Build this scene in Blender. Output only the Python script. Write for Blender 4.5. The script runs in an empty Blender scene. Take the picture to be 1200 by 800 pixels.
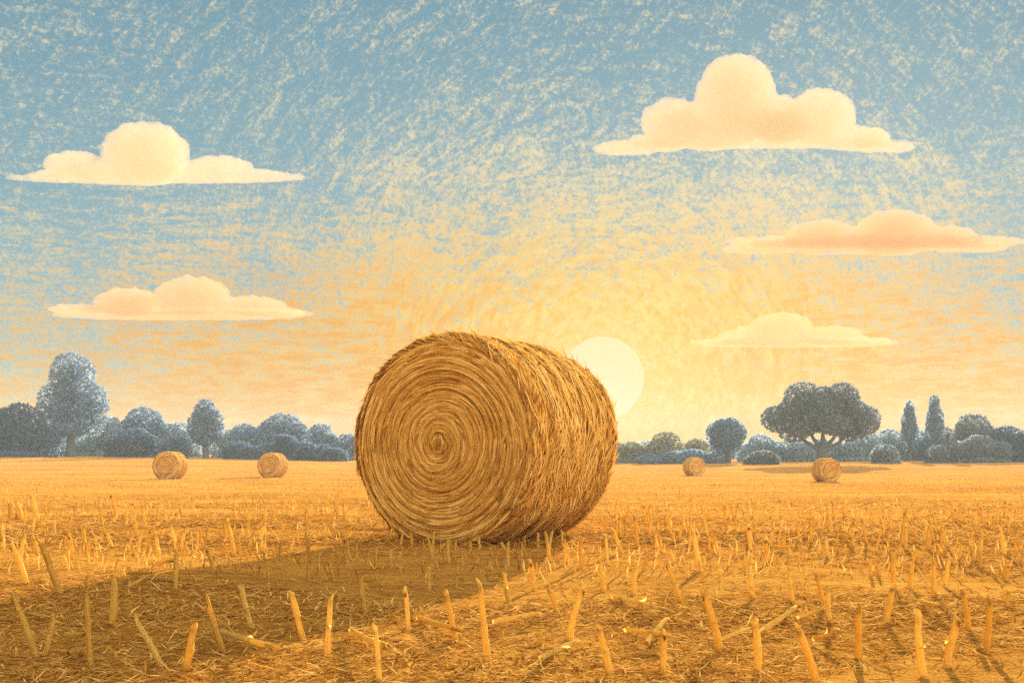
import bpy, bmesh, math, random
import numpy as np
from mathutils import Vector, Matrix, noise as mnoise

rng = np.random.default_rng(11)
random.seed(5)
SC = bpy.context.scene
COL = SC.collection
R = math.radians
PI = math.pi

# ------------------------------------------------------------------ frame of the place
F = 1200.0            # focal length in photo pixels
HX, HY = 600.0, 528.0  # where the level gaze meets the photo
EYE = 0.70
EXPO = 1.9
GAIN = 2.0 ** (-EXPO)

def lin(r, g, b):
    def f(c):
        c /= 255.0
        return c / 12.92 if c <= 0.04045 else ((c + 0.055) / 1.055) ** 2.4
    return (f(r), f(g), f(b), 1.0)

# ------------------------------------------------------------------ helpers
def tag(o, label=None, cat=None, group=None, kind=None):
    if label: o['label'] = label
    if cat: o['category'] = cat
    if group: o['group'] = group
    if kind: o['kind'] = kind
    return o

def empty(name, loc, rz=0.0):
    o = bpy.data.objects.new(name, None)
    o.location = loc
    o.rotation_euler = (0, 0, rz)
    o.empty_display_size = 0.2
    COL.objects.link(o)
    return o

def link_mesh(name, me, mat=None, parent=None):
    o = bpy.data.objects.new(name, me)
    COL.objects.link(o)
    if mat and not me.materials:
        me.materials.append(mat)
    if parent: o.parent = parent
    return o

def mesh_np(name, verts, faces, tone=None, smooth=False):
    me = bpy.data.meshes.new(name)
    verts = np.ascontiguousarray(verts, dtype=np.float32).reshape(-1, 3)
    if isinstance(faces, np.ndarray):
        faces = np.ascontiguousarray(faces, dtype=np.int32)
        nf, k = faces.shape
        me.vertices.add(len(verts)); me.vertices.foreach_set('co', verts.ravel())
        me.loops.add(nf * k); me.loops.foreach_set('vertex_index', faces.ravel())
        me.polygons.add(nf)
        me.polygons.foreach_set('loop_start', np.arange(0, nf * k, k, dtype=np.int32))
        me.polygons.foreach_set('loop_total', np.full(nf, k, dtype=np.int32))
    else:
        me.from_pydata([tuple(v) for v in verts], [], faces)
    if tone is not None:
        at = me.attributes.new('tone', 'FLOAT', 'POINT')
        at.data.foreach_set('value', np.ascontiguousarray(tone, dtype=np.float32).ravel())
    if smooth:
        me.polygons.foreach_set('use_smooth', np.ones(len(me.polygons), dtype=bool))
    me.update(calc_edges=True)
    return me

def grid_faces(nu, nv, wrap_u=False):
    i = np.arange(nu if wrap_u else nu - 1)[:, None]
    j = np.arange(nv - 1)[None, :]
    i2 = (i + 1) % nu
    a = i * nv + j; b = i2 * nv + j; c = i2 * nv + j + 1; d = i * nv + j + 1
    return np.stack([a, b, c, d], -1).reshape(-1, 4)

def join_np(parts):
    vs, fs, ts, off = [], [], [], 0
    for v, f, t in parts:
        vs.append(v); fs.append(f + off); ts.append(t); off += len(v)
    return np.concatenate(vs), np.concatenate(fs), np.concatenate(ts)

def strands(P, W, N, width, height, tone):
    """P (n,s,3) centre lines, W sideways, N outward; each a ridged straw blade that tapers to its ends."""
    n, s, _ = P.shape
    t = np.linspace(0, 1, s)
    prof = np.clip(np.minimum(t * 5 + .35, (1 - t) * 3 + .12), 0, 1)[None, :, None]
    w = width[:, None, None] * prof
    h = height[:, None, None] * prof
    V = np.stack([P - W * w, P + N * h, P + W * w], 2)          # n,s,3,3
    base = (np.arange(n) * s * 3)[:, None, None, None]
    i = np.arange(s - 1)[None, :, None, None] * 3
    j = np.arange(2)[None, None, :, None]
    q = np.array([0, 1, 4, 3])[None, None, None, :]
    Fc = (base + i + j + q).reshape(-1, 4)
    T = np.repeat(tone, s * 3)
    return V.reshape(-1, 3), Fc, T

def smooth_noise1(n, k, r):
    x = r.normal(size=n)
    ker = np.hanning(k + 2)[1:-1]; ker /= ker.sum()
    y = np.convolve(np.concatenate([x, x, x]), ker, 'same')[n:2 * n]
    return y / (y.std() + 1e-9)

# ------------------------------------------------------------------ terrain
_KY = np.array([-80, 9, 20, 33, 46, 62, 80, 100, 140, 300, 900], float)
_KZ = np.array([0, 0, -.18, -.40, -.58, -.78, -.74, -.56, -.35, -.3, -.3])
def _prof(y):
    return np.interp(y, _KY, _KZ)
def gz(x, y):
    x = np.asarray(x, float); y = np.asarray(y, float)
    z = sum(_prof(y + d) for d in (-6, -3, 0, 3, 6)) / 5.0
    z = np.where(y < 14, _prof(y), z)
    u = np.clip(x / np.maximum(y, 20.0), -.55, .55)
    lat = np.interp(u, [-.55, -.35, -.167, .1, .5, .55], [.85, .62, .18, -.18, .18, .2])
    s = np.clip((y - 48) / 48.0, 0, 1); s = s * s * (3 - 2 * s)
    z = z + lat * s
    z = z + .018 * np.sin(x * 1.7 + .6 * np.sin(y * .9)) * np.sin(y * 1.3 + .4) * np.clip(y / 3, 0, 1)
    return z

def place(px, py):
    """point of the field that the photo shows at this pixel"""
    dx, dz = (px - HX) / F, (HY - py) / F
    ys = np.concatenate([np.linspace(1.5, 20, 400), np.linspace(20.1, 200, 1500)])
    h = EYE + dz * ys - gz(dx * ys, ys)
    k = np.argmax(h < 0)
    y = ys[k] if h[k] < 0 else 90.0
    return Vector((dx * y, y, float(gz(dx * y, y))))

# ------------------------------------------------------------------ materials
def new_mat(name):
    m = bpy.data.materials.new(name); m.use_nodes = True
    nt = m.node_tree; nt.nodes.clear()
    out = nt.nodes.new('ShaderNodeOutputMaterial')
    return m, nt, out

def ramp(nt, stops, src=None, interp='LINEAR'):
    n = nt.nodes.new('ShaderNodeValToRGB')
    cr = n.color_ramp; cr.interpolation = interp
    while len(cr.elements) < len(stops): cr.elements.new(0.5)
    for e, (p, c) in zip(cr.elements, stops):
        e.position = p; e.color = (*c[:3], 1)
    if src is not None: nt.links.new(src, n.inputs[0])
    return n

def mth(nt, op, a, b=None, c=None, clamp=False):
    n = nt.nodes.new('ShaderNodeMath'); n.operation = op; n.use_clamp = clamp
    for i, v in enumerate((a, b, c)):
        if v is None: continue
        if isinstance(v, (int, float)): n.inputs[i].default_value = v
        else: nt.links.new(v, n.inputs[i])
    return n.outputs[0]

def vmath(nt, op, a, b=None):
    n = nt.nodes.new('ShaderNodeVectorMath'); n.operation = op
    for i, v in enumerate((a, b)):
        if v is None: continue
        if isinstance(v, (tuple, list, Vector)): n.inputs[i].default_value = v
        else: nt.links.new(v, n.inputs[i])
    return n.outputs['Value'] if op in ('DOT_PRODUCT', 'LENGTH', 'DISTANCE') else n.outputs[0]

def noise_tex(nt, vec, scale, detail=3.0, rough=.55, dist=0.0):
    n = nt.nodes.new('ShaderNodeTexNoise')
    n.inputs['Scale'].default_value = scale
    n.inputs['Detail'].default_value = detail
    n.inputs['Roughness'].default_value = rough
    n.inputs['Distortion'].default_value = dist
    if vec is not None: nt.links.new(vec, n.inputs['Vector'])
    return n.outputs['Fac']

def mixc(nt, fac, a, b):
    n = nt.nodes.new('ShaderNodeMix'); n.data_type = 'RGBA'
    for s, v in ((0, fac), (6, a), (7, b)):
        if isinstance(v, (int, float)): n.inputs[s].default_value = v
        elif isinstance(v, tuple): n.inputs[s].default_value = v
        else: nt.links.new(v, n.inputs[s])
    return n.outputs[2]

def straw_mat(name, stops, trans=.3, jitter=.5, use_tone=True, bump=.0):
    m, nt, out = new_mat(name)
    geo = nt.nodes.new('ShaderNodeNewGeometry')
    r = geo.outputs['Random Per Island']
    if use_tone:
        at = nt.nodes.new('ShaderNodeAttribute'); at.attribute_name = 'tone'
        v = mth(nt, 'ADD', at.outputs['Fac'], mth(nt, 'MULTIPLY', mth(nt, 'SUBTRACT', r, .5), jitter))
    else:
        v = mth(nt, 'ADD', mth(nt, 'MULTIPLY', mth(nt, 'SUBTRACT', r, .5), jitter), .5)
    tc = nt.nodes.new('ShaderNodeTexCoord')
    v = mth(nt, 'ADD', v, mth(nt, 'MULTIPLY', mth(nt, 'SUBTRACT', noise_tex(nt, tc.outputs['Object'], 55, 4), .5), .45), clamp=True)
    col = ramp(nt, stops, v).outputs[0]
    d = nt.nodes.new('ShaderNodeBsdfPrincipled')
    d.inputs['Roughness'].default_value = .75
    d.inputs['Specular IOR Level'].default_value = .0
    nt.links.new(col, d.inputs['Base Color'])
    t = nt.nodes.new('ShaderNodeBsdfTranslucent')
    nt.links.new(col, t.inputs['Color'])
    mx = nt.nodes.new('ShaderNodeMixShader'); mx.inputs[0].default_value = trans
    nt.links.new(d.outputs[0], mx.inputs[1]); nt.links.new(t.outputs[0], mx.inputs[2])
    nt.links.new(mx.outputs[0], out.inputs['Surface'])
    return m

HAY = [(0.0, (.34, .155, .036)), (.28, (.51, .255, .053)), (.5, (.66, .36, .075)), (.72, (.78, .47, .115)), (1.0, (.86, .60, .22))]
M_HAY = straw_mat('hay', HAY, trans=.22, jitter=.55)
STUB = [(0.0, (.64, .37, .08)), (.35, (.74, .47, .11)), (.65, (.84, .58, .17)), (1.0, (.90, .70, .28))]
M_STRAW = straw_mat('cut_straw', STUB, trans=.35, jitter=.9, use_tone=False)
LIT = [(0.0, (.25, .115, .03)), (.25, (.43, .21, .042)), (.7, (.62, .345, .072)), (1.0, (.80, .55, .19))]
M_STUBBLE = straw_mat('stubble', [(0.0, (.26, .115, .026)), (.35, (.42, .205, .04)), (.7, (.58, .31, .065)), (1, (.74, .47, .14))], trans=.25, jitter=1.0, use_tone=False)
M_LITTER = straw_mat('straw_litter', LIT, trans=.32, jitter=1.1, use_tone=False)

def stalk_mat():
    m, nt, out = new_mat('stalk')
    tc = nt.nodes.new('ShaderNodeTexCoord'); oi = nt.nodes.new('ShaderNodeObjectInfo')
    mp = nt.nodes.new('ShaderNodeMapping'); mp.inputs['Scale'].default_value = (42, 42, 3)
    nt.links.new(tc.outputs['Object'], mp.inputs['Vector'])
    a = noise_tex(nt, mp.outputs[0], 1.0, 4, .6)
    b = noise_tex(nt, tc.outputs['Object'], 7.0, 3, .6)
    v = mth(nt, 'ADD', mth(nt, 'MULTIPLY', a, .75), mth(nt, 'ADD', mth(nt, 'MULTIPLY', b, .5), mth(nt, 'MULTIPLY', oi.outputs['Random'], .42)))
    v = mth(nt, 'MULTIPLY', mth(nt, 'SUBTRACT', v, .42), 1.15, clamp=True)
    col = ramp(nt, STUB, v).outputs[0]
    d = nt.nodes.new('ShaderNodeBsdfPrincipled'); d.inputs['Roughness'].default_value = .7; d.inputs['Specular IOR Level'].default_value = .15
    nt.links.new(col, d.inputs['Base Color']); d.inputs['Specular IOR Level'].default_value = 0
    bp = nt.nodes.new('ShaderNodeBump'); bp.inputs['Strength'].default_value = .9; bp.inputs['Distance'].default_value = .02
    nt.links.new(a, bp.inputs['Height']); nt.links.new(bp.outputs[0], d.inputs['Normal'])
    t = nt.nodes.new('ShaderNodeBsdfTranslucent'); nt.links.new(col, t.inputs['Color'])
    mx = nt.nodes.new('ShaderNodeMixShader'); mx.inputs[0].default_value = .46
    nt.links.new(d.outputs[0], mx.inputs[1]); nt.links.new(t.outputs[0], mx.inputs[2]); nt.links.new(mx.outputs[0], out.inputs['Surface'])
    return m
M_STALK = stalk_mat()

def bump_mat(name, build_col, bump_scale, bump_str, rough=.9, dist=.02):
    m, nt, out = new_mat(name)
    tc = nt.nodes.new('ShaderNodeTexCoord')
    col = build_col(nt, tc)
    d = nt.nodes.new('ShaderNodeBsdfPrincipled')
    d.inputs['Roughness'].default_value = rough
    d.inputs['Specular IOR Level'].default_value = .0
    nt.links.new(col, d.inputs['Base Color'])
    b = nt.nodes.new('ShaderNodeBump'); b.inputs['Strength'].default_value = bump_str; b.inputs['Distance'].default_value = dist
    nt.links.new(noise_tex(nt, tc.outputs['Object'], bump_scale, 6, .65), b.inputs['Height'])
    nt.links.new(b.outputs[0], d.inputs['Normal'])
    nt.links.new(d.outputs[0], out.inputs['Surface'])
    return m

def field_col(nt, tc):
    o = tc.outputs['Object']
    mp = nt.nodes.new('ShaderNodeMapping'); mp.inputs['Scale'].default_value = (.22, 1.0, 1.0)
    nt.links.new(o, mp.inputs['Vector'])
    a = noise_tex(nt, mp.outputs[0], .55, 5, .62)
    b = noise_tex(nt, mp.outputs[0], 9.0, 5, .7)
    c = noise_tex(nt, o, 60.0, 3, .6)
    v = mth(nt, 'ADD', mth(nt, 'MULTIPLY', a, .55), mth(nt, 'ADD', mth(nt, 'MULTIPLY', b, .5), mth(nt, 'MULTIPLY', c, .35)))
    v = mth(nt, 'MULTIPLY', mth(nt, 'SUBTRACT', v, .48), 2.2, clamp=True)
    return ramp(nt, [(0, (.22, .10, .026)), (.35, (.41, .195, .04)), (.65, (.56, .295, .06)), (1, (.68, .40, .10))], v).outputs[0]
M_FIELD = bump_mat('stubble_ground', field_col, 45, 1.0, dist=.04)

def bark_col(c0, c1):
    def f(nt, tc):
        mp = nt.nodes.new('ShaderNodeMapping'); mp.inputs['Scale'].default_value = (6, 6, .8)
        nt.links.new(tc.outputs['Object'], mp.inputs['Vector'])
        return ramp(nt, [(.3, c0), (.7, c1)], noise_tex(nt, mp.outputs[0], 1.5, 5)).outputs[0]
    return f
M_BARK = bump_mat('bark', bark_col((.07, .085, .10), (.13, .15, .17)), 6, .6, dist=.1)

def leaf_mat(name, dark, mid, light):
    m, nt, out = new_mat(name)
    geo = nt.nodes.new('ShaderNodeNewGeometry')
    tc = nt.nodes.new('ShaderNodeTexCoord')
    n = noise_tex(nt, tc.outputs['Object'], .9, 3)
    v = mth(nt, 'ADD', mth(nt, 'MULTIPLY', geo.outputs['Random Per Island'], .7), mth(nt, 'MULTIPLY', mth(nt, 'SUBTRACT', n, .35), .7), clamp=True)
    col = ramp(nt, [(0, dark), (.5, mid), (1, light)], v).outputs[0]
    d = nt.nodes.new('ShaderNodeBsdfPrincipled'); d.inputs['Roughness'].default_value = .7
    d.inputs['Specular IOR Level'].default_value = .2
    nt.links.new(col, d.inputs['Base Color'])
    t = nt.nodes.new('ShaderNodeBsdfTranslucent'); nt.links.new(col, t.inputs['Color'])
    mx = nt.nodes.new('ShaderNodeMixShader'); mx.inputs[0].default_value = .55
    nt.links.new(d.outputs[0], mx.inputs[1]); nt.links.new(t.outputs[0], mx.inputs[2])
    nt.links.new(mx.outputs[0], out.inputs['Surface'])
    return m
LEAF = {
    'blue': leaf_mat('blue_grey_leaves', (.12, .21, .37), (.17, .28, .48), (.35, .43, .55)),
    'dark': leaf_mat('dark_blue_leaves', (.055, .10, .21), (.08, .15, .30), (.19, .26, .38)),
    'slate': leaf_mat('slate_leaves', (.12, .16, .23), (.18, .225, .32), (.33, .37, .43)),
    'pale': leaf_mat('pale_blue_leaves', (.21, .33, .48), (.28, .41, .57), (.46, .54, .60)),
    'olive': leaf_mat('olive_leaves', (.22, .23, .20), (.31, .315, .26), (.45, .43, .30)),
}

# ------------------------------------------------------------------ world: evening sky
SUN_AZ, SUN_EL = R(17.5), R(13.6)       # where the light comes from (right of straight ahead)
DISC = Vector(((706 - HX) / F, 1.0, (HY - 443) / F)).normalized()

W = bpy.data.worlds.new('World'); SC.world = W; W.use_nodes = True
nt = W.node_tree; nt.nodes.clear()
wout = nt.nodes.new('ShaderNodeOutputWorld')
tc = nt.nodes.new('ShaderNodeTexCoord'); D = tc.outputs['Generated']
e1 = DISC.cross(Vector((0, 0, 1))).normalized(); e2 = e1.cross(DISC).normalized()
u = vmath(nt, 'DOT_PRODUCT', D, tuple(e1)); v = vmath(nt, 'DOT_PRODUCT', D, tuple(e2))
cosr = vmath(nt, 'DOT_PRODUCT', D, tuple(DISC))
rho = mth(nt, 'ARCCOSINE', mth(nt, 'MINIMUM', cosr, .99999))
ln = mth(nt, 'MAXIMUM', mth(nt, 'SQRT', mth(nt, 'ADD', mth(nt, 'MULTIPLY', u, u), mth(nt, 'MULTIPLY', v, v))), 1e-4)
sp = nt.nodes.new('ShaderNodeSeparateXYZ'); nt.links.new(D, sp.inputs[0])
el = mth(nt, 'ARCSINE', sp.outputs['Z'])
az = mth(nt, 'ARCTAN2', sp.outputs['X'], sp.outputs['Y'])
def comb(a, b, c):
    n = nt.nodes.new('ShaderNodeCombineXYZ')
    for i, q in enumerate((a, b, c)):
        if isinstance(q, (int, float)): n.inputs[i].default_value = q
        else: nt.links.new(q, n.inputs[i])
    return n.outputs[0]
# wisps that ring the sun, flat streaks low in the sky, slanting wisps high up
ring = noise_tex(nt, comb(mth(nt, 'MULTIPLY', mth(nt, 'DIVIDE', u, ln), 7.0), mth(nt, 'MULTIPLY', mth(nt, 'DIVIDE', v, ln), 7.0), mth(nt, 'MULTIPLY', rho, 130.0)), 1.0, 3, .6, .4)
flat = noise_tex(nt, comb(mth(nt, 'MULTIPLY', az, 32.0), mth(nt, 'MULTIPLY', el, 150.0), 0.0), 1.0, 4, .62, .5)
slant = noise_tex(nt, comb(mth(nt, 'MULTIPLY', mth(nt, 'ADD', az, mth(nt, 'MULTIPLY', el, .55)), 42.0), mth(nt, 'MULTIPLY', mth(nt, 'SUBTRACT', el, mth(nt, 'MULTIPLY', az, 1.1)), 90.0), 3.0), .9, 4, .65, .8)
grain = noise_tex(nt, D, 260.0, 5, .9, .25)
big = noise_tex(nt, D, 14.0, 3, .55)
hi = nt.nodes.new('ShaderNodeMapRange'); hi.interpolation_type = 'SMOOTHSTEP'
nt.links.new(el, hi.inputs[0]); hi.inputs[1].default_value = .20; hi.inputs[2].default_value = .34
wis = mth(nt, 'ADD', mth(nt, 'MULTIPLY', flat, mth(nt, 'SUBTRACT', 1.0, hi.outputs[0])), mth(nt, 'MULTIPLY', slant, hi.outputs[0]))
# chalky strokes that sweep round the sun right across the sky
arc = noise_tex(nt, comb(mth(nt, 'MULTIPLY', mth(nt, 'DIVIDE', u, ln), 11.0), mth(nt, 'MULTIPLY', mth(nt, 'DIVIDE', v, ln), 11.0), mth(nt, 'MULTIPLY', rho, 120.0)), 1.0, 4, .7, .9)
lw = nt.nodes.new('ShaderNodeMapRange'); lw.interpolation_type = 'SMOOTHSTEP'
nt.links.new(mth(nt, 'SUBTRACT', rho, el), lw.inputs[0]); lw.inputs[1].default_value = .06; lw.inputs[2].default_value = .22
streak = noise_tex(nt, comb(mth(nt, 'MULTIPLY', az, 40.0), mth(nt, 'MULTIPLY', el, 210.0), 7.0), 1.0, 5, .7, .9)
arc = mth(nt, 'ADD', mth(nt, 'MULTIPLY', arc, mth(nt, 'SUBTRACT', 1.0, lw.outputs[0])), mth(nt, 'MULTIPLY', streak, lw.outputs[0]))
# how much blue lies over the warm ground
cov = mth(nt, 'ADD', mth(nt, 'ADD', mth(nt, 'MULTIPLY', el, 2.1), mth(nt, 'MULTIPLY', rho, .95)), -.14)
cov = mth(nt, 'ADD', cov, mth(nt, 'MULTIPLY', mth(nt, 'SUBTRACT', big, .5), .45))
hz = nt.nodes.new('ShaderNodeMapRange'); hz.interpolation_type = 'SMOOTHSTEP'
nt.links.new(el, hz.inputs[0]); hz.inputs[1].default_value = -.01; hz.inputs[2].default_value = .09
cov = mth(nt, 'MINIMUM', mth(nt, 'MULTIPLY', cov, hz.outputs[0]), .86)
s = mth(nt, 'ADD', mth(nt, 'MULTIPLY', grain, .50), mth(nt, 'ADD', mth(nt, 'MULTIPLY', wis, .22), mth(nt, 'MULTIPLY', arc, .28)))
thr = mth(nt, 'SUBTRACT', .635, mth(nt, 'MULTIPLY', cov, .235))
mk = nt.nodes.new('ShaderNodeMapRange'); mk.interpolation_type = 'SMOOTHSTEP'
nt.links.new(s, mk.inputs[0]); nt.links.new(mth(nt, 'SUBTRACT', thr, .085), mk.inputs[1]); nt.links.new(mth(nt, 'ADD', thr, .085), mk.inputs[2])
blue = ramp(nt, [(0, lin(160, 190, 190)), (.5, lin(140, 176, 186)), (1, lin(112, 154, 172))], mth(nt, 'MULTIPLY', mth(nt, 'ADD', el, mth(nt, 'MULTIPLY', rho, .2)), 2.0, clamp=True)).outputs[0]
warmA = ramp(nt, [(0, lin(255, 230, 150)), (.10, lin(254, 214, 112)), (.22, lin(248, 190, 78)), (.45, lin(240, 176, 74)), (1, lin(230, 186, 110))], mth(nt, 'MULTIPLY', rho, 1.7, clamp=True)).outputs[0]
warmB = ramp(nt, [(0, lin(255, 226, 140)), (.16, lin(255, 220, 118)), (.34, lin(252, 210, 98)), (.6, lin(248, 206, 104)), (1, lin(238, 212, 148))], mth(nt, 'MULTIPLY', rho, 1.7, clamp=True)).outputs[0]
warmC = ramp(nt, [(0, lin(253, 202, 84)), (.16, lin(249, 182, 44)), (.34, lin(239, 160, 14)), (.6, lin(236, 160, 24)), (1, lin(228, 176, 84))], mth(nt, 'MULTIPLY', rho, 1.7, clamp=True)).outputs[0]
rs = nt.nodes.new('ShaderNodeMapRange'); rs.interpolation_type = 'SMOOTHSTEP'
nt.links.new(rho, rs.inputs[0]); rs.inputs[1].default_value = .12; rs.inputs[2].default_value = .26
st = mth(nt, 'ADD', mth(nt, 'MULTIPLY', ring, mth(nt, 'SUBTRACT', 1.0, rs.outputs[0])), mth(nt, 'MULTIPLY', flat, rs.outputs[0]))
st = mth(nt, 'ADD', mth(nt, 'MULTIPLY', st, .45), mth(nt, 'ADD', mth(nt, 'MULTIPLY', arc, .3), mth(nt, 'MULTIPLY', grain, .25)))
st = mth(nt, 'ADD', st, mth(nt, 'MULTIPLY', mth(nt, 'SUBTRACT', el, .14), .5))
ws = ramp(nt, [(.42, (0, 0, 0)), (.57, (1, 1, 1))], st).outputs[0]
warm = mixc(nt, ws, warmC, warmB)
warm = mixc(nt, .22, warm, warmA)
up = nt.nodes.new('ShaderNodeMapRange'); up.interpolation_type = 'SMOOTHSTEP'
nt.links.new(mth(nt, 'ADD', el, mth(nt, 'MULTIPLY', rho, .12)), up.inputs[0]); up.inputs[1].default_value = .15; up.inputs[2].default_value = .33
warm = mixc(nt, mth(nt, 'MULTIPLY', up.outputs[0], .85), warm, lin(239, 225, 184))
sky = mixc(nt, mk.outputs[0], warm, blue)
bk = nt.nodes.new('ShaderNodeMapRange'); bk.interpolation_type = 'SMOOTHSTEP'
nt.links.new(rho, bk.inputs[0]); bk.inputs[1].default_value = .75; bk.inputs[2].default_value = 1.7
sky = mixc(nt, mth(nt, 'MULTIPLY', bk.outputs[0], .8), sky, lin(246, 222, 178))  # out-of-view sky behind the camera warmed to cream as added fill
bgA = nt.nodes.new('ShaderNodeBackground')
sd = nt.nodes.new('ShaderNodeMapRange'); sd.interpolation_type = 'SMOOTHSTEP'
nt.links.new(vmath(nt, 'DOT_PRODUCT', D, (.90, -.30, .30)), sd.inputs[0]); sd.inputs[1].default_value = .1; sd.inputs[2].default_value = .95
sky_fill = mth(nt, 'MULTIPLY', bk.outputs[0], mth(nt, 'ADD', .35, mth(nt, 'MULTIPLY', sd.outputs[0], 2.8)))  # added brightness in the unseen sky, strongest at right, to light the bale side
nt.links.new(mth(nt, 'MULTIPLY', mth(nt, 'ADD', 1.0, sky_fill), GAIN), bgA.inputs[1])
nt.links.new(sky, bgA.inputs[0])
ns = nt.nodes.new('ShaderNodeTexSky'); ns.sky_type = 'NISHITA'; ns.sun_disc = False
ns.sun_elevation = SUN_EL; ns.sun_rotation = SUN_AZ
bgN = nt.nodes.new('ShaderNodeBackground'); bgN.inputs[1].default_value = .05
nt.links.new(ns.outputs[0], bgN.inputs[0])
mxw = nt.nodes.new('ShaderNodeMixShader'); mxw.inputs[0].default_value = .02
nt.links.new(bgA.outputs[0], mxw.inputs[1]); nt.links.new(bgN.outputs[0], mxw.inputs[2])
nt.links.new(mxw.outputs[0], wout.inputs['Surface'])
W.cycles.sampling_method = 'MANUAL'; W.cycles.sample_map_resolution = 1024

sl = bpy.data.lights.new('sunlight', 'SUN'); sl.energy = 5.0; sl.angle = R(.5); sl.color = (1.0, .80, .50)
so = bpy.data.objects.new('sunlight', sl); COL.objects.link(so)
to_sun = Vector((math.sin(SUN_AZ) * math.cos(SUN_EL), math.cos(SUN_AZ) * math.cos(SUN_EL), math.sin(SUN_EL)))
so.rotation_euler = (-to_sun).to_track_quat('-Z', 'Y').to_euler(); so.location = (20, 60, 30)

# the sun itself
bm = bmesh.new(); bmesh.ops.create_icosphere(bm, subdivisions=5, radius=48.0 / F * 3000)
me = bpy.data.meshes.new('sun'); bm.to_mesh(me); bm.free()
for p in me.polygons: p.use_smooth = True
m, mnt, out = new_mat('sun_glow')
em = mnt.nodes.new('ShaderNodeEmission'); em.inputs[0].default_value = lin(255, 231, 172); em.inputs[1].default_value = GAIN * 1.06
mnt.links.new(em.outputs[0], out.inputs['Surface'])
o = link_mesh('sun', me, m); o.location = Vector((0, 0, EYE)) + DISC * 3000
tag(o, 'round pale cream sun low in the sky, half hidden behind the big hay bale', 'sun')

# ------------------------------------------------------------------ clouds
def cloud(label, base_y, lobes, dist, color, dens, seed, group='flat-bottomed clouds'):
    r = np.random.default_rng(seed)
    k = dist / F
    cx = sum(l[0] for l in lobes) / len(lobes)
    bm = bmesh.new()
    for (x, y, rx, ry) in lobes:
        mat = Matrix.Translation(((x - cx) * k, r.uniform(-.25, .25) * rx * k, (base_y - y) * k)) @ Matrix.Diagonal((rx * k, (min(rx, ry) * .22 + 9) * k, ry * k, 1))
        bmesh.ops.create_icosphere(bm, subdivisions=3, radius=1, matrix=mat)
    for vv in bm.verts:
        if vv.co.z < 0: vv.co.z *= .04
    me = bpy.data.meshes.new('cloud'); bm.to_mesh(me); bm.free()
    o = bpy.data.objects.new('cloud_shape', me); COL.objects.link(o)
    md = o.modifiers.new('r', 'REMESH'); md.mode = 'VOXEL'; md.voxel_size = 2.6 * k
    dg = bpy.context.evaluated_depsgraph_get(); dg.update()
    me2 = bpy.data.meshes.new_from_object(o.evaluated_get(dg))
    bpy.data.objects.remove(o)
    for vv in me2.vertices:
        q = vv.co / k
        n = mnoise.fractal((q.x / 11 + seed, q.y / 11, q.z / 11), 1.0, 2.0, 3)
        n2 = mnoise.noise((q.x / 4.0, q.y / 4 + seed, q.z / 4.0))
        vv.co += vv.normal * k * (2.6 * n + 1.5 * n2) * (1.0 if q.z > 3 else .35)
    for p in me2.polygons: p.use_smooth = True
    me2.name = 'cloud'
    m, mnt, out = new_mat('cloud_vapour')
    pv = mnt.nodes.new('ShaderNodeVolumePrincipled')
    pv.inputs['Color'].default_value = (*color, 1); pv.inputs['Density'].default_value = dens / k
    pv.inputs['Anisotropy'].default_value = -.1
    mnt.links.new(pv.outputs[0], out.inputs['Volume'])
    me2.materials.clear()
    o = link_mesh('cloud', me2, m)
    o.location = ((cx - HX) * k, dist, EYE + (HY - base_y) * k)
    tag(o, label, 'cloud', group)
    return o
CREAM, PEACH = (.72, .64, .535), (.74, .54, .40)
cloud('cream cloud with one tall round puff, upper left of the sky', 214,
      [(185, 208, 186, 8), (165, 178, 54, 40), (89, 195, 37, 17), (64, 204, 34, 7), (258, 198, 40, 15), (300, 205, 40, 6), (140, 200, 60, 16), (215, 203, 60, 12)], 1500, CREAM, .055, 1)
cloud('largest cream cloud with a high round tower, upper right of the sky', 180,
      [(886, 175, 190, 7), (862, 118, 49, 54), (790, 142, 40, 30), (960, 140, 42, 34), (1022, 164, 24, 15), (735, 173, 42, 9), (775, 168, 40, 12), (890, 158, 90, 24), (830, 150, 60, 30), (915, 140, 40, 30), (1050, 173, 26, 6), (998, 165, 42, 15)], 1500, CREAM, .055, 2)
cloud('peach pink cloud with three low humps under the largest cloud', 298,
      [(1018, 291, 182, 9), (885, 293, 44, 6), (1052, 272, 50, 28), (965, 278, 46, 22), (905, 290, 40, 9), (1110, 280, 38, 16), (1010, 286, 80, 13), (1145, 291, 36, 6)], 2200, PEACH, .065, 3)
cloud('peach cloud with one broad hump low on the left of the sky', 370,
      [(204, 363, 164, 9), (224, 347, 46, 24), (145, 353, 42, 18), (102, 363, 45, 6), (292, 358, 45, 12), (207, 358, 90, 12), (320, 365, 40, 5)], 2600, PEACH, .065, 4)
cloud('faint pale orange cloud low right of the sun', 405,
      [(935, 399, 128, 8), (917, 385, 40, 21), (880, 394, 40, 12), (970, 394, 40, 12), (1000, 400, 40, 5), (850, 401, 35, 4)], 2800, (.70, .58, .42), .06, 5)

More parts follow.
